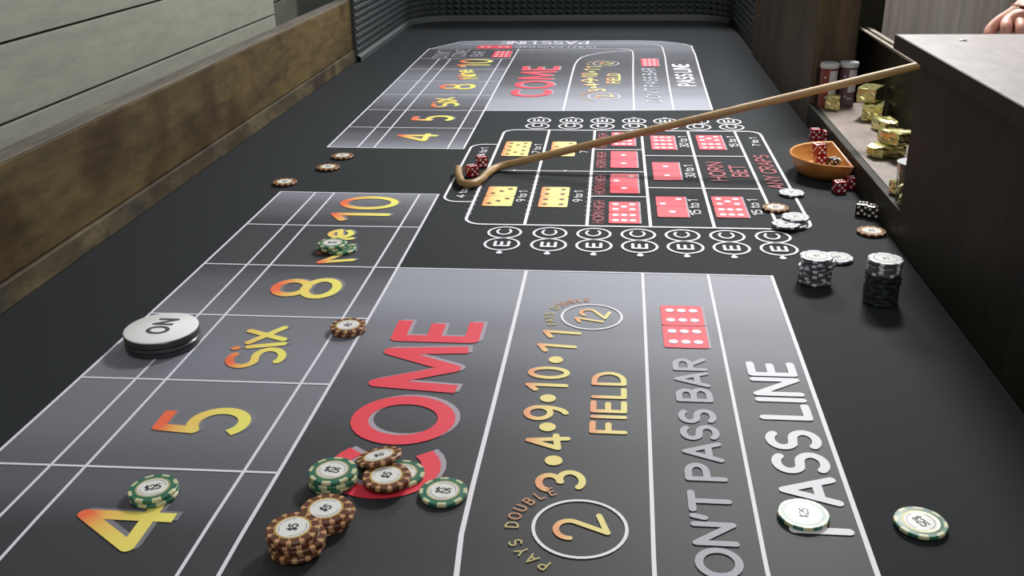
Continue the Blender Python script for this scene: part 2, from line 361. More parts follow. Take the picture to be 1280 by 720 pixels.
class Ink:
    """flat printed ink: every stroke is one strip with its end caps; strokes that cross lie a few microns apart"""
    def __init__(s): s.v=[]; s.f=[]; s.a=[]; s.z=0.0
    def poly(s, pts, a=None):
        i = len(s.v); s.v += [(p[0], p[1], s.z) for p in pts]; s.a += (a if isinstance(a, list) else [a or 0.0]*len(pts)); s.f.append(list(range(i, i+len(pts))))
    def up(s): s.z += 0.000006
    def disc(s, c, r, a=0.0, n=18): s.poly([(c[0]+r*math.cos(2*PI*k/n), c[1]+r*math.sin(2*PI*k/n)) for k in range(n)], a); s.up()
    def ribbon(s, pts, w, al=None, cap='round'):
        al = al or [0.0]*len(pts); P = []; A = []
        for p, v in zip(pts, al):
            p = Vector(p[:2])
            if not P or (p-P[-1]).length > 1e-6: P.append(p); A.append(v)
        cut = [0]
        for i in range(1, len(P)-1):
            if (P[i]-P[i-1]).angle(P[i+1]-P[i]) > math.radians(48): cut.append(i)
        cut.append(len(P)-1)
        for a, b in zip(cut, cut[1:]):
            s.strip(P[a:b+1], A[a:b+1], w/2, cap, a > 0, b < len(P)-1)
    def strip(s, P, A, h, cap, j0, j1):
        closed = len(P) > 3 and (P[0]-P[-1]).length < 1e-6
        n = len(P); T_ = [(P[i+1]-P[i]).normalized() for i in range(n-1)]; Lf = []; Rt = []
        for i in range(n):
            if closed and i in (0, n-1): t0, t1 = T_[-1], T_[0]
            else: t0, t1 = T_[max(0, i-1)], T_[min(n-2, i)]
            t = (t0+t1).normalized(); m = Vector((-t.y, t.x)); c = max(.6, m.dot(Vector((-t0.y, t0.x))))
            Lf.append(P[i]+m*h/c); Rt.append(P[i]-m*h/c)
        for i in range(n-1): s.poly([Rt[i], Rt[i+1], Lf[i+1], Lf[i]], [A[i], A[i+1], A[i+1], A[i]])
        if not closed:
            for k, (c, t, on) in enumerate(((P[0], -T_[0], cap == 'round' or j0), (P[-1], T_[-1], cap == 'round' or j1))):
                if on:
                    m = Vector((-t.y, t.x))
                    s.poly([c - m*h*math.cos(q*PI/8) + t*h*math.sin(q*PI/8) for q in range(9)], A[0 if k == 0 else -1])
        s.up()
    def build(s, name, m, z, parent=None, label=None, kind=None):
        me = bpy.data.meshes.new(name); zz = TZ+z
        me.from_pydata([(x, y, zz+w) for x, y, w in s.v], [], s.f)
        at = me.attributes.new('v', 'FLOAT', 'POINT'); at.data.foreach_set('value', s.a)
        bm = bmesh.new(); bm.from_mesh(me)
        for f in bm.faces:
            if f.normal.z < 0: f.normal_flip()
        bm.to_mesh(me); bm.free()
        o = link(name, me, None, (m,)); onfelt(o)
        if label: o['label'] = label
        if kind: o['kind'] = kind
        return o
def layout(s, gap):
    x = 0; out = []
    for i, ch in enumerate(s):
        w = G[ch][0]
        out.append((ch, x)); x += w + (gap if ch != ' ' else 0.06)
    return out, x-gap
def word(name, s, O, R, U, thick, m, z=0.0012, gap=0.2, cap='round', shadow=None, shm='shadow', label=None):
    """O corner (start, baseline), R the whole reading length, U the cap height; ink edges reach the box"""
    O, R, U = Vector(O), Vector(R), Vector(U)
    lr, lu = R.length, U.length; r, u = R/lr, U/lu; h = thick/2
    gl, tot = layout(s, gap)
    sx, sy = (lr-thick)/tot, (lu-thick)
    def mk(off):
        k = Ink()
        for ch, x0 in gl:
            for st in G[ch][1]:
                pts = [tuple(O + off + r*(h+(x0+px)*sx) + u*(h+py*sy)) for px, py in st]
                k.ribbon(pts, thick, [min(1, max(0, py)) for px, py in st], cap)
        return k
    if shadow: mk(Vector(shadow)).build(name+'_shadow', M[shm], z-0.0003)
    return mk(Vector((0,0))).build(name, m, z, label=label)
def yword(name, s, xb, xt, y0, y1, thick, m, **kw):
    """the usual way round on this cloth: reading away from the camera, tops towards the left board"""
    return word(name, s, (xb, y0), (0, y1-y0), (xt-xb, 0), thick, m, **kw)
def ringink(k, cx, cy, r, w, n=40):
    for i in range(n):
        a, b = 2*PI*i/n, 2*PI*(i+1)/n
        k.poly([(cx+(r+w/2)*math.cos(a), cy+(r+w/2)*math.sin(a)), (cx+(r+w/2)*math.cos(b), cy+(r+w/2)*math.sin(b)), (cx+(r-w/2)*math.cos(b), cy+(r-w/2)*math.sin(b)), (cx+(r-w/2)*math.cos(a), cy+(r-w/2)*math.sin(a))])

GX = [-.539, -.480, -.4484, -.3066, -.2757, -.1045, .0462, .1293, .2092]
# the cloth lies slightly stretched: a smooth drift of a few millimetres across the printed grid
K = [[0.00031,-0.00217],[-0.00177,0.01614],[0.00265,0.00799],[0.01709,0.01666],[0.02881,0.05107],[-0.00015,0.01322],[0.02497,-0.03023],[0.03073,0.08412],[0.01472,0.01222],[0.00393,0.00141]]
def stretch(x, y):
    cx = min(.21, max(-.54, x)); cy = min(2.76, max(.6, y))-1.6
    t = [1,cx,cy,cx*cx,cx*cy,cy*cy,cx**3,cx*cx*cy,cx*cy*cy,cy**3]
    return (x+sum(a*b[0] for a, b in zip(t, K)), y+sum(a*b[1] for a, b in zip(t, K)))
def sline(k, pts, w, cap='round', step=0.08):
    out = []
    for a, b in zip(pts, pts[1:]):
        n = max(1, int((Vector(b)-Vector(a)).length/step))
        for i in range(n): out.append(stretch(a[0]+(b[0]-a[0])*i/n, a[1]+(b[1]-a[1])*i/n))
    out.append(stretch(*pts[-1]))
    k.ribbon(out, w, None, cap)
def row(k, far): return 1.643+(.143+.162*k)*(1 if far else -1)
def rounded(corner, r, a0, a1, n=8, cx=None):
    return arc(corner[0], corner[1], r, r, a0, a1, n)

FAR_Y = 3.09; NEAR_Y = 2*1.643-FAR_Y
def mirror(y): return 2*1.643-y
def panel(k, pts):
    k.poly([stretch(*p) for p in pts])
for far in (True, False):
    sgn = (lambda y: y) if far else mirror
    side = 'far' if far else 'near'
    # silver print under the number boxes and under come, field and pass line
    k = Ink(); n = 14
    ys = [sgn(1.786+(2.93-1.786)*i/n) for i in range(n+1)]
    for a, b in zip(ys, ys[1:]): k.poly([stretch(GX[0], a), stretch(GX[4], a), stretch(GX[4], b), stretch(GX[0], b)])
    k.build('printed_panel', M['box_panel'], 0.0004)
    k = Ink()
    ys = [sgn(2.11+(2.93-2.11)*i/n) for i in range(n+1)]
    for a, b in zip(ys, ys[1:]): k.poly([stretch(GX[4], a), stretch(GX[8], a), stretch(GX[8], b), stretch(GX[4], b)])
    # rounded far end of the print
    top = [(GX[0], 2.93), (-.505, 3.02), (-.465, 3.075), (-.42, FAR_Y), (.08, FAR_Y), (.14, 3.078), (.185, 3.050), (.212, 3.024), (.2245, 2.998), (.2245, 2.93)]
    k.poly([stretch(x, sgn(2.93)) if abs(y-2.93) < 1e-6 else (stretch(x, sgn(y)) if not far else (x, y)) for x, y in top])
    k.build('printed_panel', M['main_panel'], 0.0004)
    # grid of the number boxes
    k = Ink()
    for i in (0,1,2,3,4):
        y1 = 2.93 if i in (0, 4) else 2.755
        sline(k, [(GX[i], sgn(1.786)), (GX[i], sgn(y1))], .0034 if i in (0,4) else .0030)
    for j in range(7):
        x1 = GX[8] if j == 2 else GX[4]
        sline(k, [(GX[0], row(j, far)), (x1, row(j, far))], .0030)
    k.build('number_box_lines', M['line'], 0.0008)
    # come / field / pass borders
    k = Ink()
    for i in (5,6,7,8):
        w = .0042
        if i == 5: sline(k, [(GX[5], sgn(2.11)), (GX[5], sgn(2.60))] + [(x, sgn(y)) for x, y in [(-.1035,2.67),(-.099,2.73),(-.092,2.77),(-.075,2.805),(-.04,2.845),(.0,2.868),(.0462,2.878)]], w)
        if i == 6: sline(k, [(GX[6], sgn(2.11)), (GX[6], sgn(2.85))] + [(GX[6]-.055+.055*math.cos(a), sgn(2.85+.075*math.sin(a))) for a in [PI/2*t/6 for t in range(1,7)]] + [(GX[4], sgn(2.925)), (GX[0], sgn(2.925))], w-.0008)
        if i == 7: sline(k, [(GX[7], sgn(2.11)), (GX[7], sgn(2.92))] + [(GX[7]-.07+.07*math.cos(a), sgn(2.92+.085*math.sin(a))) for a in [PI/2*t/6 for t in range(1,7)]] + [(-.45, sgn(3.005))], w-.0008)
        if i == 8: sline(k, [(GX[8], sgn(2.11)), (GX[8], sgn(2.94))], w)
        k.build('border_line', M['white'], 0.0008+.00003*(i-5)); k = Ink()
    if far:
        k.ribbon([stretch(GX[8],2.94),(.2255,3.000),(.213,3.026),(.185,3.052),(.14,3.080),(.08,3.094),(-.42,3.092),(-.467,3.082),(-.546,2.932)], .0042)
        k.build('border_line', M['white'], 0.00095)
    # numbers
    order = ['4','5','Six','8','Nine','10'] if far else ['10','Nine','8','Six','5','4']
    dims = {'4': .066, '5': .053, 'Six': .098, '8': .066, 'Nine': .13, '10': .122}
    cen = {'4': .611, '5': .773, 'Six': .937, '8': 1.098, 'Nine': 1.256, '10': 1.417} if not far else {'4': 1.868, '5': 2.031, 'Six': 2.195, '8': 2.37, 'Nine': 2.533, '10': 2.697}
    xt_ = {'4': -.422, '5': -.421, 'Six': -.408, '8': -.419, 'Nine': -.402, '10': -.422}
    xb_ = {'4': -.335, '5': -.331, 'Six': -.334, '8': -.330, 'Nine': -.332, '10': -.329}
    for s in order:
        if s in ('Six', 'Nine'):      # these two are set slightly turned
            oy, ln, an, hh = (cen[s]-.045, .098, 16, .064) if s == 'Six' else (cen[s]-.062, .134, 15, .052)
            an = math.radians(an); rr = Vector((-math.sin(an), math.cos(an))); uu = Vector((-math.cos(an), -math.sin(an)))
            word('printed_number', s, Vector((-.335, oy)), rr*ln, uu*hh, .0088, M['fire'], gap=.14, shadow=(.0032, .003), shm='greyshadow', label='orange to yellow lettering reading '+s)
            continue
        th = .0118 if s in '458' or s == '10' else .0095
        yword('printed_number', s, xb_[s], xt_[s], cen[s]-dims[s]/2, cen[s]+dims[s]/2, th, M['fire'], gap=.3 if s == '10' else .14,
              cap='flat' if s in ('4', '5') else 'round', shadow=(.0038, .003), shm='greyshadow', label='orange to yellow lettering reading '+s)
    # COME
    y0, y1 = (.668, 1.017) if not far else (2.262, 2.655)
    yword('printed_word', 'COME', -.139, -.238, y0-.008, y1, .0165, M['red'], gap=.24, cap='flat', shadow=(.0042, .0035), label='red lettering reading COME')
    # field
    c2, c12 = (.634, 1.033) if not far else (2.262, 2.690)
    f_ = lambda y: y if not far else 2.262+(y-.634)*1.073
    k = Ink(); ringink(k, -.017, c2, .0365, .0028); k.build('field_ring', M['white'], 0.0012); k = Ink(); ringink(k, -.017, c12, .0345, .0028); k.build('field_ring', M['white'], 0.0012)
    rot = lambda v, a: Vector((v[0]*math.cos(a)-v[1]*math.sin(a), v[0]*math.sin(a)+v[1]*math.cos(a)))
    a = math.radians(17); U, R = rot((-.043,0), a), rot((0,.027), a); O = Vector((-.017, c2))-U/2-R/2
    word('printed_number', '2', O, R, U, .0050, M['gold'], label='yellow lettering reading 2')
    a = math.radians(-17); U, R = rot((-.036,0), a), rot((0,.040), a); O = Vector((-.017, c12))-U/2-R/2
    word('printed_number', '12', O, R, U, .0044, M['gold'], label='yellow lettering reading 12', gap=.3)
    for s, xt, xb, y0, y1, a in (('3',-.057,-.014,.682,.712,12),('4',-.070,-.029,.744,.772,7),('9',-.0765,-.033,.796,.824,3),('10',-.0795,-.036,.852,.905,-1),('11',-.0735,-.0295,.938,.992,-6)):
        a = math.radians(a); U = rot((xt-xb,0), a); R = rot((0,(y1-y0)*(1.073 if far else 1)), a); O = Vector(((xt+xb)/2, f_((y0+y1)/2)))-U/2-R/2
        word('printed_number', s, O, R, U, .0062, M['gold'], gap=.42, label='yellow lettering reading '+s)
    for x, y in ((-.043,.728),(-.052,.784),(-.055,.838),(-.052,.921)):
        k = Ink(); k.disc((x, f_(y)), .0078, .2, 20); k.build('field_dot', M['gold'], 0.0012)
    yword('printed_word', 'FIELD', .0215, -.0135, f_(.776), f_(.897), .0058, M['gold'], gap=.26, label='yellow lettering reading FIELD')
    # PAYS DOUBLE round the left of each ring
    for cy, a0, a1, rr in ((c2, -118, -242, .0485),(c12, -153, -262, .0445)):
        s = 'PAYS DOUBLE'; k = Ink()
        for i, ch in enumerate(s):
            if ch == ' ': continue
            an = math.radians(a0 + (a1-a0)*i/(len(s)-1)); ur = Vector((math.cos(an), math.sin(an))); tr = Vector((ur.y, -ur.x))
            P0 = Vector((-.017, cy)) + ur*rr
            for st in G[ch][1]:
                k.ribbon([tuple(P0 + tr*(px-G[ch][0]/2)*.0105 + ur*py*.0095) for px, py in st], .0016, [(1 if i > 5 else .1)]*len(st))
        k.build('printed_word', grad_mat('dim_gold_print', (.55,.25,.12), (.50,.42,.16)), 0.0012, label='small curved lettering reading PAYS DOUBLE')
    # bars and pass line
    d0, d1 = (.958, 1.070) if not far else (2.652, 2.768)
    dpx = [.0695, .0690, .0720]; 
    if not far:
        yword('printed_word', "DON'T PASS BAR", .1045, .0690, .548, .934, .0062, M['dim'], gap=.20, label="grey lettering reading DON'T PASS BAR")
        yword('printed_word', 'PASS LINE', .1935, .1445, .640, .930, .0082, M['white'], gap=.21, label='white lettering reading PASS LINE')
    else:
        yword('printed_word', "DON'T PASS BAR", .1130, .0765, 2.20, 2.622, .0058, M['dim'], gap=.20, label="grey lettering reading DON'T PASS BAR")
        yword('printed_word', 'PASS LINE', .2035, .1580, 2.384, 2.682, .0078, M['white'], gap=.21, label='white lettering reading PASS LINE')
        word('printed_word', 'PASS LINE', (-.072, 3.084), (-.272, 0), (0, -.062), .0085, M['white'], gap=.21, label='white lettering reading PASS LINE across the far end')
        word('printed_word', "DON'T PASS BAR", (-.050, 2.990), (-.24, 0), (0, -.042), .0050, M['dim'], gap=.20, label="grey lettering reading DON'T PASS BAR across the far end")
        yword('printed_word', "DON'T", -.468, -.512, 2.785, 2.915, .0050, M['dim'], label="grey lettering reading DON'T")
        yword('printed_word', 'COME', -.418, -.460, 2.795, 2.915, .0050, M['dim'], label='grey lettering reading COME')
        yword('printed_word', 'BAR', -.368, -.405, 2.805, 2.895, .0050, M['dim'], label='grey lettering reading BAR')

# printed dice pairs
PIPS = {1:[(0,0)],2:[(-1,-1),(1,1)],3:[(-1,-1),(0,0),(1,1)],4:[(-1,-1),(1,-1),(-1,1),(1,1)],5:[(-1,-1),(1,-1),(-1,1),(1,1),(0,0)],6:[(-1,-1),(0,-1),(1,-1),(-1,1),(0,1),(1,1)]}
def rrect(x0, x1, y0, y1, r):
    o = []
    for cx, cy, a in ((x1-r,y1-r,0),(x0+r,y1-r,90),(x0+r,y0+r,180),(x1-r,y0+r,270)): o += arc(cx, cy, r, r, a, a+90, 4)
    return o
def dice_print(x0, x1, y0, y1, near, farv, kind, edge=True):
    k = Ink(); e = Ink(); p = Ink(); ym = (y0+y1)/2
    for (a, b, v) in ((y0, ym-.0006, near), (ym+.0006, y1, farv)):
        r = rrect(x0, x1, a, b, .0035)
        k.poly(r, [1-(x-x0)/(x1-x0) for x, y in r])
        if kind == 'red': e.poly(rrect(x1-.004, x1+.0025, a+.001, b+.001, .0012))
        cx, cy = (x0+x1)/2, (a+b)/2; dx, dy = (x1-x0)*.28, (b-a)*.24
        for u, w in PIPS[v]: p.disc((cx+u*dx, cy+w*dy), .0052 if kind == 'red' else .0042, 0, 14)
    if kind == 'red': e.build('printed_dice_edge', M['shadow'], .0009)
    k.build('printed_dice', M['red'] if kind == 'red' else M['dice_gold'], .0012)
    p.build('printed_pips', M['white'] if kind == 'red' else M['pip_dark'], .0015)
dice_print(.0625, .1105, .958, 1.070, 6, 6, 'red'); dice_print(.078, .1235, 2.652, 2.768, 6, 6, 'red')
dice_print(-.342, -.291, 2.790, 2.900, 6, 6, 'red'); 
k = Ink(); k.poly(rrect(-.405,-.300,2.945,3.000,.004)); k.build('printed_dice', M['red'], .0012)
k = Ink()
for x in (-.39,-.37,-.335,-.315): k.disc((x, 2.972), .0062)
k.build('printed_pips', M['white'], .0015)

# ---- centre proposition box
k = Ink(); W = .0046
xs, yb, yt = [-.212,-.1225,-.0315,.0605,.1515,.2425,.290], 1.352, 1.934
def rr_out(x0, x1, y0, y1, r): return arc(x1-r,y1-r,r,r,0,90,6)+arc(x0+r,y1-r,r,r,90,180,6)+arc(x0+r,y0+r,r,r,180,270,6)+arc(x1-r,y0+r,r,r,270,360,6)
o = rr_out(xs[0], xs[-1], yb, yt, .026); k.ribbon(o+[o[0]], W)
for x in xs[1:-1]: k.ribbon([(x, yb), (x, yt)], W)
k.ribbon([(xs[0],1.637),(xs[2],1.638)], .0028)
for y in (1.496, 1.638, 1.786): k.ribbon([(xs[2], y), (xs[3], y)], W-.0012)
for y in (1.546, 1.745): k.ribbon([(xs[3], y), (xs[5], y)], W-.0012)
k.ribbon([(xs[0],1.816),(-.240,1.816)]+arc(-.238,1.790,.024,.026,90,180,6)+[(-.262,1.484)]+arc(-.238,1.484,.024,.026,180,270,6)+[(xs[0],1.458)], W-.0006)
for x in (xs[0], xs[1], xs[2]):
    for i in range(11): k.ribbon([(x-.0045, 1.40+i*.022), (x+.0045, 1.40+i*.022)], .0012)
for x, y in ((-.165,1.637),(-.077,1.638)): k.disc((x, y), .0035)
k.build('proposition_box_lines', M['white'], .0010)
ecx = [-.148, -.083, -.0205, .042, .104, .166, .229]
for i, x in enumerate(ecx):
    xf = x*1.035+.004
    for X, y, rr in ((x, 1.318, .0232), (x+.001, 1.270, .0238), (xf, 1.968, .0232), (xf, 2.017, .0232)):
        k = Ink(); ringink(k, X, y, rr, .0036, 32)
        if y == 1.270: k.ribbon([(x+.001, 1.2445), (x+.001, 1.238)], .004); k.disc((x+.001, 1.236), .0045)
        if y == 2.017: k.disc((xf, 2.044), .0045)
        k.build('bet_circle', M['white'], .0010)
for i, x in enumerate(ecx):
    yword('printed_letter', 'C', x+.0105, x-.0125, 1.307, 1.330, .0034, M['white'])
    yword('printed_letter', 'E', x+.0125, x-.0105, 1.260, 1.281, .0042, M['white'])
    xf = x*1.035+.004
    yword('printed_letter', 'C', xf+.011, xf-.012, 1.957, 1.980, .0034, M['white'])
    yword('printed_letter', 'E', xf+.011, xf-.012, 2.006, 2.029, .0040, M['white'])
dice_print(-.199, -.150, 1.733, 1.838, 5, 5, 'gold'); dice_print(-.197, -.150, 1.438, 1.541, 3, 3, 'gold')
dice_print(-.1105, -.0645, 1.735, 1.840, 2, 2, 'gold'); dice_print(-.1095, -.0640, 1.437, 1.542, 4, 4, 'gold')
dice_print(.002, .046, 1.812, 1.917, 6, 6, 'red'); dice_print(.001, .0475, 1.662, 1.773, 1, 1, 'red')
dice_print(.001, .0465, 1.513, 1.623, 1, 2, 'red'); dice_print(.000, .0455, 1.365, 1.468, 6, 5, 'red')
dice_print(.0765, .1215, 1.787, 1.893, 6, 6, 'red'); dice_print(.0735, .1195, 1.590, 1.700, 1, 1, 'red')
dice_print(.0725, .1180, 1.397, 1.498, 1, 2, 'red'); dice_print(.1640, .2120, 1.790, 1.899, 6, 5, 'red'); dice_print(.1590, .2060, 1.399, 1.502, 6, 5, 'red')
for s, xb, xt, y0, y1 in (('7 to 1',-.129,-.144,1.755,1.818),('9 to 1',-.131,-.146,1.462,1.518),('9 to 1',-.042,-.057,1.465,1.522),('7 to 1',-.041,-.056,1.760,1.820),
        ('4 to 1',-.228,-.243,1.733,1.790),('4 to 1',-.229,-.244,1.478,1.540),('30 to 1',.146,.129,1.806,1.888),('30 to 1',.144,.127,1.606,1.682),
        ('15 to 1',.138,.121,1.408,1.484),('15 to 1',.238,.222,1.810,1.890),('15 to 1',.229,.213,1.412,1.489),('7 to 1',.279,.264,1.820,1.882)):
    yword('printed_odds', s, xb, xt, y0, y1, .0021, M['white'], label='small white lettering reading '+s)
for y0, y1 in ((1.364,1.472),(1.505,1.619),(1.660,1.765),(1.798,1.908)):
    yword('printed_word', 'HORN HIGH', -.0065, -.0245, y0, y1, .0026, M['darkred'], label='small dark red lettering reading HORN HIGH')
yword('printed_word', 'HORN', .196, .167, 1.588, 1.704, .0048, M['darkred'], label='dark red lettering reading HORN')
yword('printed_word', 'BET', .233, .204, 1.614, 1.684, .0048, M['darkred'], label='dark red lettering reading BET')
yword('printed_word', 'ANY CRAPS', .283, .255, 1.548, 1.755, .0044, M['darkred'], gap=.18, label='dark red lettering reading ANY CRAPS')
#@@OBJECTS@@
# ------------------------------------------------------------------ poker chips
CR_, CT = 0.0200, 0.0033
SPOT = {
 'brown': dict(base=(0.115,0.038,0.017), spot=(0.56,0.31,0.15), n=12, frac=.36, ring=(0.62,0.40,0.10), text='$5', words='brown five dollar chip'),
 'green': dict(base=(0.030,0.150,0.095), spot=(0.60,0.60,0.36), n=8, frac=.42, ring=(0.55,0.50,0.24), text='$25', words='green twenty-five dollar chip'),
 'white': dict(base=(0.085,0.090,0.10), spot=(0.66,0.67,0.72), n=6, frac=.66, ring=(0.30,0.31,0.34), text='$1', words='white one dollar chip'),
 'black': dict(base=(0.012,0.016,0.014), spot=(0.035,0.045,0.035), n=8, frac=.35, ring=(0.1,0.1,0.08), text='', words='black chip'),
}
M['inlay'] = mat('white_paper_inlay', (0.80, 0.79, 0.76), 0.3)
M['ink'] = mat('dark_chip_ink', (0.03, 0.035, 0.05), 0.5)
CHIP = {}
def chip_body(kind):
    d = SPOT[kind]; n = d['n']*8; bm = bmesh.new(); fr = d['frac']
    prof = [(.0124, CT), (.0140, CT+.0001), (.0168, CT), (.0193, CT), (CR_, CT-.0006), (CR_, .0006), (.0193, 0), (.0124, 0)]
    rings = [[bm.verts.new((r*math.cos(2*PI*i/n), r*math.sin(2*PI*i/n), z)) for i in range(n)] for r, z in prof]
    for j in range(len(rings)-1):
        for i in range(n):
            f = bm.faces.new((rings[j][i], rings[j+1][i], rings[j+1][(i+1)%n], rings[j][(i+1)%n]))
            s = (i % 8)/8 < fr and ((j >= 2) if kind in ('green','white') else (j >= 2))
            if kind == 'white' and j >= 3: s = (i % 8) < 2
            if kind == 'brown' and j == 1: s = (i % 8) in (1,)
            f.material_index = 2 if j == 0 else (1 if s else 0)
            if kind == 'white' and j in (1,): f.material_index = 1
    f = bm.faces.new(rings[0]); f.material_index = 0
    f = bm.faces.new(list(reversed(rings[-1]))); f.material_index = 0
    bmesh.ops.recalc_face_normals(bm, faces=bm.faces)
    me = bpy.data.meshes.new(kind+'_chip_body'); bm.to_mesh(me); bm.free()
    for m in (mat(kind+'_chip_clay', d['base'], .38), mat(kind+'_chip_spot', d['spot'], .38), mat(kind+'_chip_ring', d['ring'], .35, .3 if kind != 'white' else 0)): me.materials.append(m)
    # inlay disc and printed value
    bm = bmesh.new(); bmesh.ops.create_circle(bm, cap_ends=True, radius=.0124, segments=40, matrix=Matrix.Translation((0,0,CT+.00012)))
    mi = bpy.data.meshes.new(kind+'_chip_inlay'); bm.to_mesh(mi); bm.free(); mi.materials.append(M['inlay'] if kind != 'black' else M['ink'])
    k = Ink()
    gl, tot = layout(d['text'], .16) if d['text'] else ([], 1)
    hh = .0066; sx = hh
    for ch, x0 in gl:
        for st in G[ch][1]: k.ribbon([((x0+px-tot/2)*sx, (py-.5)*hh) for px, py in st], .0014)
    for i in range(32):
        a, b = 2*PI*i/32, 2*PI*(i+1)/32
        if i % 16 < 11 and kind != 'black':
            k.poly([(.0103*math.cos(a), .0103*math.sin(a)), (.0107*math.cos(a), .0107*math.sin(a)), (.0107*math.cos(b), .0107*math.sin(b)), (.0103*math.cos(b), .0103*math.sin(b))])
    mv = None
    if d['text']:
        mv = bpy.data.meshes.new(kind+'_chip_value'); mv.from_pydata([(x, y, CT+.00018+w) for x, y, w in k.v], [], k.f); mv.materials.append(M['ink'])
    return me, mi, mv
for k_ in SPOT: CHIP[k_] = chip_body(k_)
def chip(kind, x, y, z, rot, label, group=None, full=True, tilt=None):
    me, mi, mv = CHIP[kind]
    o = bpy.data.objects.new('poker_chip', me); COL.objects.link(o)
    o.location = (x, y, TZ+z); o.rotation_euler = (tilt[0] if tilt else 0, tilt[1] if tilt else 0, math.radians(rot))
    tag(o, label, 'poker chip', group)
    if full:
        for nm, m in (('inlay', mi), ('printed_value', mv)):
            if m:
                c = bpy.data.objects.new(nm, m); COL.objects.link(c); c.parent = o
    return o
ORD = ['topmost', 'second from the top', 'third from the top', 'fourth from the top', 'fifth from the top', 'sixth from the top', 'seventh from the top', 'eighth from the top', 'ninth from the top', 'tenth from the top', 'eleventh from the top', 'twelfth from the top', 'thirteenth from the top', 'fourteenth from the top', 'fifteenth from the top', 'sixteenth from the top']
Z0 = 0.0014
def stack(kinds, px, py, rot, where, jit=.0008, group=None, offs=None):
    """kinds from the top down; (px, py) is the centre of the top face in the photograph"""
    n = len(kinds); p = felt(px, py, Z0+n*(CT+.00005))
    for i, kd in enumerate(kinds):
        lvl = n-1-i; dx, dy = (0, 0) if i == 0 else (random.uniform(-jit, jit), random.uniform(-jit, jit))
        if offs and i in offs: dx, dy = offs[i]
        w = SPOT[kd]['words']
        lb = f"{w}, {ORD[i]} in the {where}" if n > 1 else f"{w} {where}"
        if n > 1 and i == n-1: lb = f"{w}, lowest in the {where}"
        chip(kd, p.x+dx, p.y+dy, Z0+lvl*(CT+.00005), rot if i == 0 else random.uniform(0, 360), lb, group or (where if n > 1 else None), full=(i <= 1))
B, Gn, W_, K_ = 'brown', 'green', 'white', 'black'
stack([B]*6, 366, 659, 92, 'stack nearest the camera', .0009, offs={2: (.0045, -.0005), 3: (.0040, .0012), 4: (.0035, -.002)})
stack([B]*4, 407, 635, 55, 'stack just behind the nearest', .0010, offs={1: (.003, 0)})
stack([Gn]*4, 415.5, 587, -12, 'stack left of the letter C', .0012, offs={1: (.0012, -.0012), 3: (-.001, .001)})
stack([Gn], 554, 613, -6, 'lying flat alone right of the letter C')
stack([Gn]*2, 191, 609, 22, 'pair on the printed 4', .0006, offs={1: (.0010, -.0012)})
stack([B]*2, 435, 406, 60, 'pair beside the printed Six', .0004)
stack([Gn]*3, 415.5, 303, 0, 'spread trio on the printed Nine', .0004, offs={1: (-.0012, -.0016), 2: (.0125, -.0030)})
stack([B], 356, 226.5, 0, 'lying on black felt, nearest of three on the left')
stack([B], 410, 208, 0, 'lying on black felt, middle one of three on the left')
stack([B], 428, 194, 0, 'lying on black felt, farthest of three on the left')
stack([Gn], 1004.5, 641, 80, 'shining on the P of PASS LINE')
stack([Gn], 1151, 651.5, -65, 'lying on black felt at the lower right')
stack([W_], 989.5, 240, 10, 'on the right border of the centre box beside the letters')
stack([W_], 994.5, 271, 0, 'rightmost of the three overlapping at the centre box corner') if False else None
p = felt(991.5, 279.5, Z0+CT); chip(W_, p.x, p.y, Z0, 15, 'white one dollar chip lowest of three overlapping at the centre box corner')
p = felt(982.5, 279.0, Z0+2*CT); chip(W_, p.x, p.y, Z0+CT+.00005, 40, 'white one dollar chip nearest of three overlapping at the centre box corner')
p = felt(994.5, 270.5, Z0+3*CT); chip(W_, p.x, p.y, Z0+2*CT+.0001, 0, 'white one dollar chip on top of three overlapping at the centre box corner')
stack([B], 969.5, 258.5, 0, 'on the white line beside the printed 15 to 1')
stack([B], 1089.5, 288, 0, 'alone on black felt in front of the dark dice')
stack([W_]*10, 1020.5, 319.5, 8, 'white stack near the centre box', .0009, offs={1: (.004,.001), 2: (.0045,-.001), 3: (.003,.001), 5: (.002, 0)})
p = felt(1047, 321, Z0+CT); chip(W_, p.x, p.y, Z0, 20, 'white one dollar chip lying flat on felt behind the white stack')
stack([W_]*5+[K_]*11, 1107, 323, 0, 'tall stack beside the dark rail', .0009)
# the two browns piled on a green one, and one more leaning on them
p = felt(501.5, 590.5, Z0+CT); chip(Gn, p.x, p.y, Z0, 30, 'green twenty-five dollar chip half covered by brown chips on the letter C')
p = felt(484.5, 595.5, Z0+2*CT); chip(B, p.x, p.y, Z0+CT+.00005, 10, 'brown five dollar chip, lower one on top of the half covered green chip')
p = felt(483, 594, Z0+3*CT); chip(B, p.x, p.y, Z0+2*CT+.0001, 75, 'brown five dollar chip, upper one on top of the half covered green chip')
p = felt(473.5, 573.5, .0105); chip(B, p.x, p.y+.0030, .0088, 20, 'brown five dollar chip leaning tilted against the brown pair', tilt=(math.radians(-13), math.radians(-7)))

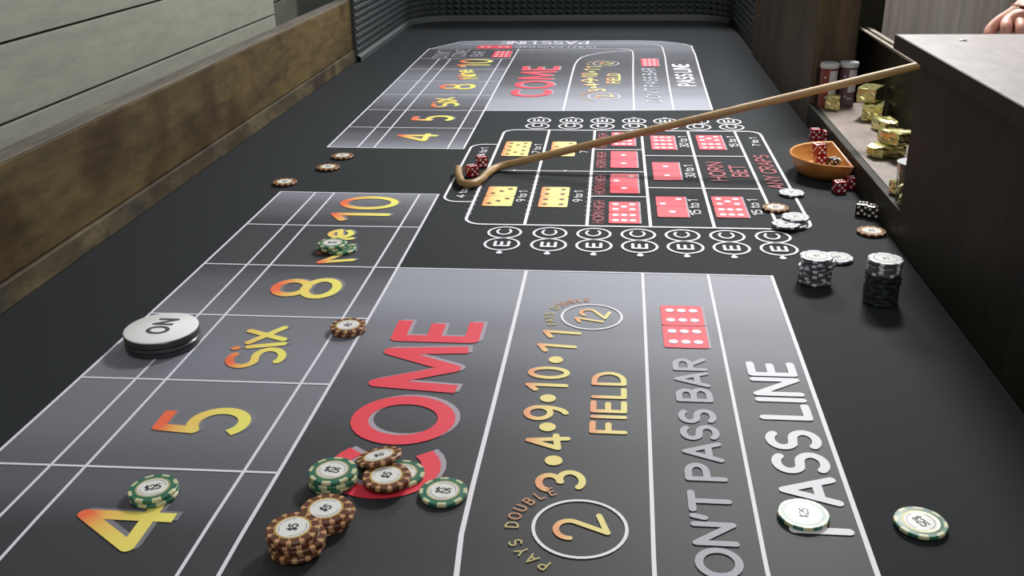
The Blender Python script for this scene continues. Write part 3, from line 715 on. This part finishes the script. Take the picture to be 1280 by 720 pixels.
# ------------------------------------------------------------------ on puck
M['puck_white'] = mat('white_puck_plastic', (0.93, 0.94, 0.95), 0.22); M['puck_black'] = mat('black_puck_plastic', (0.035, 0.038, 0.042), 0.3)
def lathe(prof, n=64, bm=None, mi=0, loc=(0,0,0)):
    bm = bm or bmesh.new(); rings = []
    for r, z in prof:
        rings.append([bm.verts.new((loc[0]+r*math.cos(2*PI*i/n), loc[1]+r*math.sin(2*PI*i/n), loc[2]+z)) for i in range(n)])
    for a, b in zip(rings, rings[1:]):
        for i in range(n):
            f = bm.faces.new((a[i], b[i], b[(i+1)%n], a[(i+1)%n])); f.material_index = mi
    bm.faces.new(rings[0]).material_index = mi; bm.faces.new(list(reversed(rings[-1]))).material_index = mi
    return bm
def smooth(o, ang=35):
    for p in o.data.polygons: p.use_smooth = True
    with_mod = o.modifiers.new('e', 'EDGE_SPLIT'); with_mod.split_angle = math.radians(ang)
    return o
pp = felt(201.5, 409.5, .0200)
bm = lathe([(.0385,0),(.0400,.0015),(.0400,.0040),(.0385,.0048),(.0400,.0056),(.0400,.0080),(.0385,.0095)])
o = smooth(frombm('puck', bm, None, (M['puck_black'],))); o.location = (pp.x+.0005, pp.y-.0010, TZ+Z0)
tag(o, 'black round puck lying under the white ON puck', 'puck')
bm = lathe([(.0388,0),(.0402,.0015),(.0402,.0070),(.0396,.0078)])
o = smooth(frombm('puck', bm, None, (M['puck_black'],))); o.location = (pp.x, pp.y, TZ+Z0+.0096); tag(o, 'white topped ON puck with black rim on the line beside Six', 'puck')
bm = lathe([(.0394,.0072),(.0397,.0088),(.0380,.0098)])
c = smooth(frombm('white_face', bm, o, (M['puck_white'],)), 60)
k = Ink(); a0 = felt(194.5, 415.5, .02); a1 = felt(209, 401.5, .02); R = (a1-a0).normalized(); U = Vector((-R.y, R.x)); O = felt(202.3, 408.5, .02)-Vector(pp)
gl, tot = layout('ON', .30); hh = .0215; ln = .0360
for ch, x0 in gl:
    for st in G[ch][1]: k.ribbon([tuple(Vector((O.x, O.y))+R*((x0+px)/tot-.5)*ln+U*((py-.5)*hh)) for px, py in st], .0046, cap='flat')
me = bpy.data.meshes.new('printed_word'); me.from_pydata([(x, y, .00995+w) for x, y, w in k.v], [], k.f)
link('printed_word', me, o, (mat('grey_puck_ink', (.07,.07,.085), .5),))['label'] = 'dark lettering reading ON'

# ------------------------------------------------------------------ dice
M['die_red'] = mat('translucent_red_acrylic', (0.42, 0.008, 0.022), 0.12, Transmission_Weight=0.35, IOR=1.49)
M['die_dark'] = mat('translucent_dark_acrylic', (0.020, 0.014, 0.012), 0.12)
M['die_white'] = mat('white_acrylic', (0.75, 0.74, 0.70), 0.2)
M['pipw'] = mat('white_pip', (0.85, 0.84, 0.82), 0.4); M['pipb'] = mat('black_pip', (0.02, 0.02, 0.02), 0.4)
DS = .0180
def die_meshes():
    bm = bmesh.new(); bmesh.ops.create_cube(bm, size=DS); bmesh.ops.bevel(bm, geom=list(bm.edges), offset=.0011, segments=2, affect='EDGES', profile=.6)
    me = bpy.data.meshes.new('die_body'); bm.to_mesh(me); bm.free()
    bm = bmesh.new()
    faces = [((0,0,1),6),((0,0,-1),1),((0,-1,0),5),((0,1,0),2),((1,0,0),4),((-1,0,0),3)]
    for nrm, v in faces:
        n = Vector(nrm); q = n.to_track_quat('Z', 'Y').to_matrix().to_4x4()
        for u, w in PIPS[v]:
            bmesh.ops.create_cone(bm, cap_ends=True, segments=12, radius1=.0021, radius2=.0021, depth=.0006, matrix=Matrix.Translation(n*(DS/2-.00015)) @ q @ Matrix.Translation((u*.0048, w*.0048, 0)))
    mp = bpy.data.meshes.new('die_pips'); bm.to_mesh(mp); bm.free()
    return me, mp
DB, DP = die_meshes()
DM = {}
for kd, mb_, mp_ in (('red', 'die_red', 'pipw'), ('dark', 'die_dark', 'pipw'), ('white', 'die_white', 'pipb')):
    a, b = DB.copy(), DP.copy(); a.materials.append(M[mb_]); b.materials.append(M[mp_]); DM[kd] = (a, b)
def die(kind, px, py, z, rz, label, group=None, rx=0):
    """(px, py): centre of the die in the photograph, z: what it stands on"""
    p = felt(px, py, z+DS/2)
    o = bpy.data.objects.new('die', DM[kind][0]); COL.objects.link(o); o.location = (p.x, p.y, TZ+z+DS/2+.0001); o.rotation_euler = (math.radians(rx), 0, math.radians(rz))
    c = bpy.data.objects.new('pips', DM[kind][1]); COL.objects.link(c); c.parent = o
    return tag(o, label, 'die', group)
die('red', 1049.5, 233, .0006, 14, 'red die standing on felt in front of the wooden bowl, left one')
die('red', 1064.5, 228, .0006, 14, 'red die standing on felt in front of the wooden bowl, right one')
die('dark', 1078.0, 261, .0006, -18, 'dark die standing on felt behind the lone brown chip, left one')
die('dark', 1092.0, 264, .0006, -18, 'dark die standing on felt behind the lone brown chip, right one')
for px, py, z, lb in ((1017.5, 179, .0006, 'red die behind the wooden bowl, lower left of four'), (1032, 181.5, .0006, 'red die behind the wooden bowl, lower right of four'), (1019, 167, .0187, 'red die behind the wooden bowl, upper left of four'), (1034, 169.5, .0187, 'red die behind the wooden bowl, upper right of four')):
    die('red', px, py, z, 4, lb)
die('red', 1024.5, 186, .0268, 20, 'red die in the wooden bowl, on top of the other red one')
die('red', 1025, 199, .0085, 8, 'red die lying in the wooden bowl under another red die')
die('dark', 1042.5, 204, .0085, 30, 'dark die lying in the wooden bowl')
die('white', 1055, 205.5, .0085, 10, 'white die lying in the wooden bowl')
die('red', 602, 201.5, .0016, 25, 'red die caught in the crook of the stick, farther one')
die('red', 590, 213, .0016, 40, 'red die caught in the crook of the stick, nearer one')
die('dark', 1055, 115, .047, 20, 'dark die on the shelf in front of the canisters')

# ------------------------------------------------------------------ wooden dice bowl
M['bowl'] = wood('honey_coloured_bowl_wood', (0.62, 0.27, 0.065), (0.46, 0.18, 0.04), (0.74, 0.36, 0.10), 'X', 30, 4, 0.38, knots=False, contrast=0.25)
zr = .034
A_, B2, C_ = felt(1041, 177, zr), felt(1067.5, 209.5, zr), felt(987, 191, zr)
Mx = (A_+B2)/2; ax = (A_-B2)/2; bx = (C_-Mx); bx = bx - ax*(bx.dot(ax)/ax.length_squared); nrm = bx.normalized()
def dloop(s, z, drop=0.0):
    """D-shaped loop scaled about a point inside; s=1 is the outer rim"""
    c = Mx + bx*.42; out = []
    pts = [Mx + ax*math.cos(t*PI/24)*1.0 + bx*(abs(math.sin(t*PI/24))**.92) for t in range(25)]
    pts += [Mx - ax*(1-2*t/8) for t in range(1, 8)]
    for p in pts:
        q = c+(p-c)*s; out.append((q.x, q.y, TZ+z))
    return out
bm = bmesh.new(); loops = []
for s, z in ((.58,.0005),(.70,.004),(.90,.020),(1.0,zr),(.985,zr+.0008),(.925,zr),(.84,.020),(.66,.009),(.45,.0080)):
    loops.append([bm.verts.new(p) for p in dloop(s, z)])
for a, b in zip(loops, loops[1:]):
    n = len(a)
    for i in range(n): bm.faces.new((a[i], a[(i+1)%n], b[(i+1)%n], b[i]))
bm.faces.new(loops[0]); bm.faces.new(loops[-1])
o = smooth(frombm('dice_bowl', bm, None, (M['bowl'],)), 32)
o.data.transform(Matrix.Translation((-Mx.x, -Mx.y, -TZ))); o.location = (Mx.x, Mx.y, TZ+.0003)
tag(o, 'honey coloured D-shaped wooden dice bowl beside the niche', 'bowl')

# ------------------------------------------------------------------ dealer's stick
M['stick'] = wood('pale_rattan', (0.40, 0.25, 0.105), (0.32, 0.19, 0.075), (0.48, 0.31, 0.14), 'X', 12, 6, 0.45, knots=False, contrast=0.2)
a = felt(1148, 82, .174); A3 = Vector((a.x, a.y, .174)); b = felt(624, 208.5, .0085); B3 = Vector((b.x, b.y, .0085))
d = (A3-B3); tip = A3 + d*.30
path = [tip, A3] + [B3.lerp(A3, t) for t in (.75, .5, .25, .05)] + [B3]
for px, py in ((609, 217), (597, 227), (584, 230), (575, 223), (573, 211)):
    f_ = felt(px, py, .0085); path.append(Vector((f_.x, f_.y, .0085)))
cu = bpy.data.curves.new('dealer_stick', 'CURVE'); cu.dimensions = '3D'; cu.bevel_depth = .0068; cu.bevel_resolution = 4; cu.use_fill_caps = True; cu.resolution_u = 6
sp = cu.splines.new('BEZIER'); sp.bezier_points.add(len(path)-1)
for q, p in zip(sp.bezier_points, path): q.co = (p.x, p.y, p.z+TZ); q.handle_left_type = q.handle_right_type = 'AUTO'
tmp = bpy.data.objects.new('tmp', cu); COL.objects.link(tmp)
me = bpy.data.meshes.new_from_object(tmp.evaluated_get(bpy.context.evaluated_depsgraph_get())); bpy.data.objects.remove(tmp)
o = link('dealer_stick', me, None, (), True); me.materials.clear(); me.materials.append(M['stick'])
tag(o, 'long tan rattan stick with hooked end reaching across the centre box', 'stick')

# ------------------------------------------------------------------ things on the niche shelf
M['foil'] = mat('gold_foil', (0.80, 0.76, 0.34), 0.27, 1.0)
nz = N(M['foil'], 'ShaderNodeTexNoise'); nz.inputs['Scale'].default_value = 26; nz.inputs['Detail'].default_value = 2
tc = N(M['foil'], 'ShaderNodeTexCoord'); L(M['foil'], tc.outputs['Object'], nz.inputs[0]); bump(M['foil'], nz.outputs[0], 0.35, 0.005)
SZ = .0468
def foil(px, py, z, dims, rz, label, ry=0, pinch=0.0):
    p = felt(px, py, z+dims[2]/2); bm = bmesh.new(); bmesh.ops.create_cube(bm, size=1.0)
    bmesh.ops.subdivide_edges(bm, edges=list(bm.edges), cuts=4, use_grid_fill=True)
    rnd = random.Random(int(px*7+py))
    for v in bm.verts:
        x, y, w = v.co; e = max(0, abs(x)*2-.6)/.4
        v.co = Vector((x*dims[0], y*dims[1]*(1-pinch*e), w*dims[2]*(1-pinch*e)))
        r = v.co.copy(); v.co += Vector((rnd.uniform(-1,1), rnd.uniform(-1,1), rnd.uniform(-1,1)))*.0011
    o = frombm('foil_wrapped_chocolate', bm, None, (M['foil'],)); b = o.modifiers.new('b', 'BEVEL'); b.width = .0015; b.segments = 1; b.limit_method = 'ANGLE'; b.angle_limit = .7
    hx = (abs(dims[0]*math.cos(math.radians(rz)))+abs(dims[1]*math.sin(math.radians(rz))))/2+.001
    o.location = (max(.392+hx, min(.5075-hx, p.x)), p.y, TZ+z+dims[2]/2+.0008); o.rotation_euler = (0, math.radians(ry), math.radians(rz))
    return tag(o, label, 'chocolate')
foil(1040.5, 128, SZ, (.030,.026,.027), 80, 'small gold foil wrapped chocolate standing apart near the canisters')
foil(1096, 139, SZ, (.056,.036,.030), 72, 'lower gold foil chocolate of the two stacked ones at the niche wall')
foil(1088, 117, SZ+.031, (.052,.036,.026), 60, 'upper gold foil chocolate of the two stacked ones at the niche wall')
foil(1106, 156, SZ, (.054,.032,.020), 100, 'flat gold foil chocolate between the stacked pair and the long one', pinch=.25)
foil(1121, 172, SZ+.019, (.066,.036,.022), 104, 'long gold foil chocolate lying on the crumpled one, near the glass', ry=7, pinch=.1)
foil(1108, 188, SZ, (.058,.034,.019), 18, 'crumpled gold foil chocolate nearest the wooden bowl', pinch=.35)
foil(1126, 234, SZ, (.026,.022,.018), 35, 'small gold foil chocolate just in front of the glass')
foil(1128, 250, SZ, (.020,.016,.012), 60, 'tiny gold foil chocolate nearest the rail end')
# canisters with white lids
M['can_red'] = mat('red_brown_label', (0.20, 0.045, 0.03), 0.4); M['can_plum'] = mat('plum_label', (0.13, 0.075, 0.10), 0.4); M['can_white'] = mat('white_label', (0.55, 0.54, 0.60), 0.4); M['lid'] = mat('white_plastic_lid', (0.58, 0.60, 0.62), 0.35)
for X, Y, h, mm, lb in ((.417, 1.955, .083, 'can_red', 'small canister with white lid and red-brown label, left one'), (.4560, 1.966, .083, 'can_plum', 'small canister with white lid and plum label, right one')):
    bm = lathe([(.0150,0),(.0158,.001),(.0158,h-.008),(.0150,h-.007)], 40)
    o = smooth(frombm('canister', bm, None, (M[mm],))); o.location = (X, Y, TZ+SZ); tag(o, lb, 'canister')
    bm = lathe([(.0174,h-.0078),(.0178,h-.007),(.0178,h-.001),(.0168,h+.0012)], 40); smooth(frombm('lid', bm, o, (M['lid'],)))
    bm = bmesh.new()
    for i in range(8):
        a0, a1 = math.radians(-95+i*11), math.radians(-95+(i+1)*11)
        bm.faces.new([bm.verts.new((.0160*math.cos(q), .0160*math.sin(q), zz)) for q, zz in ((a0,.028),(a1,.028),(a1,h-.012),(a0,h-.012))])
    frombm('label_panel', bm, o, (M['can_white'],))
    bm = bmesh.new()
    for (dq, zz) in ((-125,.045),(-125,.058),(-112,.020),(-90,.016),(-70,.016)):
        q = math.radians(dq); bmesh.ops.create_uvsphere(bm, u_segments=8, v_segments=6, radius=.0022, matrix=Matrix.Translation((.0158*math.cos(q), .0158*math.sin(q), zz)))
    tag(frombm('label_dots', bm, o, (M['can_white'],)), kind='stuff')
# shot glass
M['glass'] = mat('clear_glass', (0.92, 0.93, 0.95), 0.05, Transmission_Weight=1.0, IOR=1.45)
pg = felt(1131, 204, .098)
bm = bmesh.new(); n = 40; rings = []
for r, z in ((.0165,0),(.0175,.001),(.0205,.050),(.0208,.052),(.0190,.0515),(.0160,.008)):
    rings.append([bm.verts.new((r*math.cos(2*PI*i/n), r*math.sin(2*PI*i/n), z)) for i in range(n)])
for a, b in zip(rings, rings[1:]):
    for i in range(n): bm.faces.new((a[i], a[(i+1)%n], b[(i+1)%n], b[i]))
bm.faces.new(rings[0]); bm.faces.new(rings[-1])
o = smooth(frombm('shot_glass', bm, None, (M['glass'],)), 50); o.location = (.4155, pg.y, TZ+SZ+.0002)
tag(o, 'clear shot glass with bright rim on the shelf beside the rail end', 'glass')
bm = lathe([(.0200,.0515),(.0212,.0521),(.0212,.0531),(.0200,.0536)], 40)
frombm('rim', bm, o, (M['lid'],)).data.polygons
# small white fleck on the counter
bm = bmesh.new(); bmesh.ops.create_icosphere(bm, subdivisions=2, radius=.003); 
for v in bm.verts: v.co.x *= 1.6+random.random()*.5; v.co.z *= .35; v.co.y *= 1+random.random()*.3
f_ = felt(1204, 49.5, .2635); o = frombm('paper_scrap', bm, None, (M['lid'],)); o.location = (f_.x, f_.y, TZ+.2632); tag(o, 'tiny white scrap lying on the grey counter', 'scrap')

# ------------------------------------------------------------------ the dealer's hand on the stick
M['skin'] = mat('skin', (0.60, 0.30, 0.23), 0.5, Subsurface_Weight=0.15)
M['sleeve'] = cloth('dark_brown_sleeve', (0.05, 0.035, 0.028), 0.85)
M['nail'] = mat('finger_nail', (0.72, 0.45, 0.40), 0.3)
def skin(name, verts, edges, mm, parent=None, lev=2):
    me = bpy.data.meshes.new(name); me.from_pydata([v[0] for v in verts], edges, [])
    o = link(name, me, parent, (mm,)); s = o.modifiers.new('skin', 'SKIN'); s.use_smooth_shade = True
    for i, v in enumerate(verts):
        me.skin_vertices[0].data[i].radius = (v[1], v[1]) if not isinstance(v[1], tuple) else v[1]
        me.skin_vertices[0].data[i].use_root = (i == 0)
    sb = o.modifiers.new('sub', 'SUBSURF'); sb.levels = lev; sb.render_levels = lev
    return o
HB = Vector((A3.x+d.x*.25-.006, A3.y+d.y*.25+.006, TZ+A3.z+d.z*.25+.002))
def hv(x, y, z): return tuple(HB+Vector((x, y, z)))
V = [(hv(.020,.030,.030), .030), (hv(.060,.075,.075), .027), (hv(.120,.150,.150), .036), (hv(.190,.240,.240), .043),   # palm, wrist, forearm
     (hv(-.012,.018,.022), .021), (hv(.026,-.004,.018), .022)]
E_ = [(0,1),(1,2),(2,3),(0,4),(0,5)]
# four fingers closed over the stick, knuckles towards the camera
for i, (fx, fy, ln) in enumerate(((-.030,.012,.92),(-.011,.000,1.0),(.009,-.010,.96),(.029,-.018,.80))):
    b = len(V); root = 4 if i < 2 else 5
    V += [(hv(fx+.004, fy+.010, .022), .0105), (hv(fx-.002, fy-.012*ln, .016), .0098), (hv(fx-.003, fy-.022*ln, -.006), .0088), (hv(fx, fy-.006*ln, -.022), .0078)]
    E_ += [(root, b), (b, b+1), (b+1, b+2), (b+2, b+3)]
b = len(V); V += [(hv(-.028,.040,.020), .0125), (hv(-.046,.034,.004), .0105), (hv(-.050,.020,-.008), .009)]
E_ += [(0, b), (b, b+1), (b+1, b+2)]
pr = empty('person', hv(.19,.24,.24), "dealer's bare hand closed round the stick end behind the grey counter", 'person')
def under(o):
    o.parent = pr; o.matrix_parent_inverse = Matrix.Translation(-Vector(pr.location)); return o
under(skin('hand', V, E_, M['skin']))
under(skin('sleeve', [(hv(.115,.145,.145), .045), (hv(.20,.25,.25), .055), (hv(.28,.36,.36), .062)], [(0,1),(1,2)], M['sleeve']))
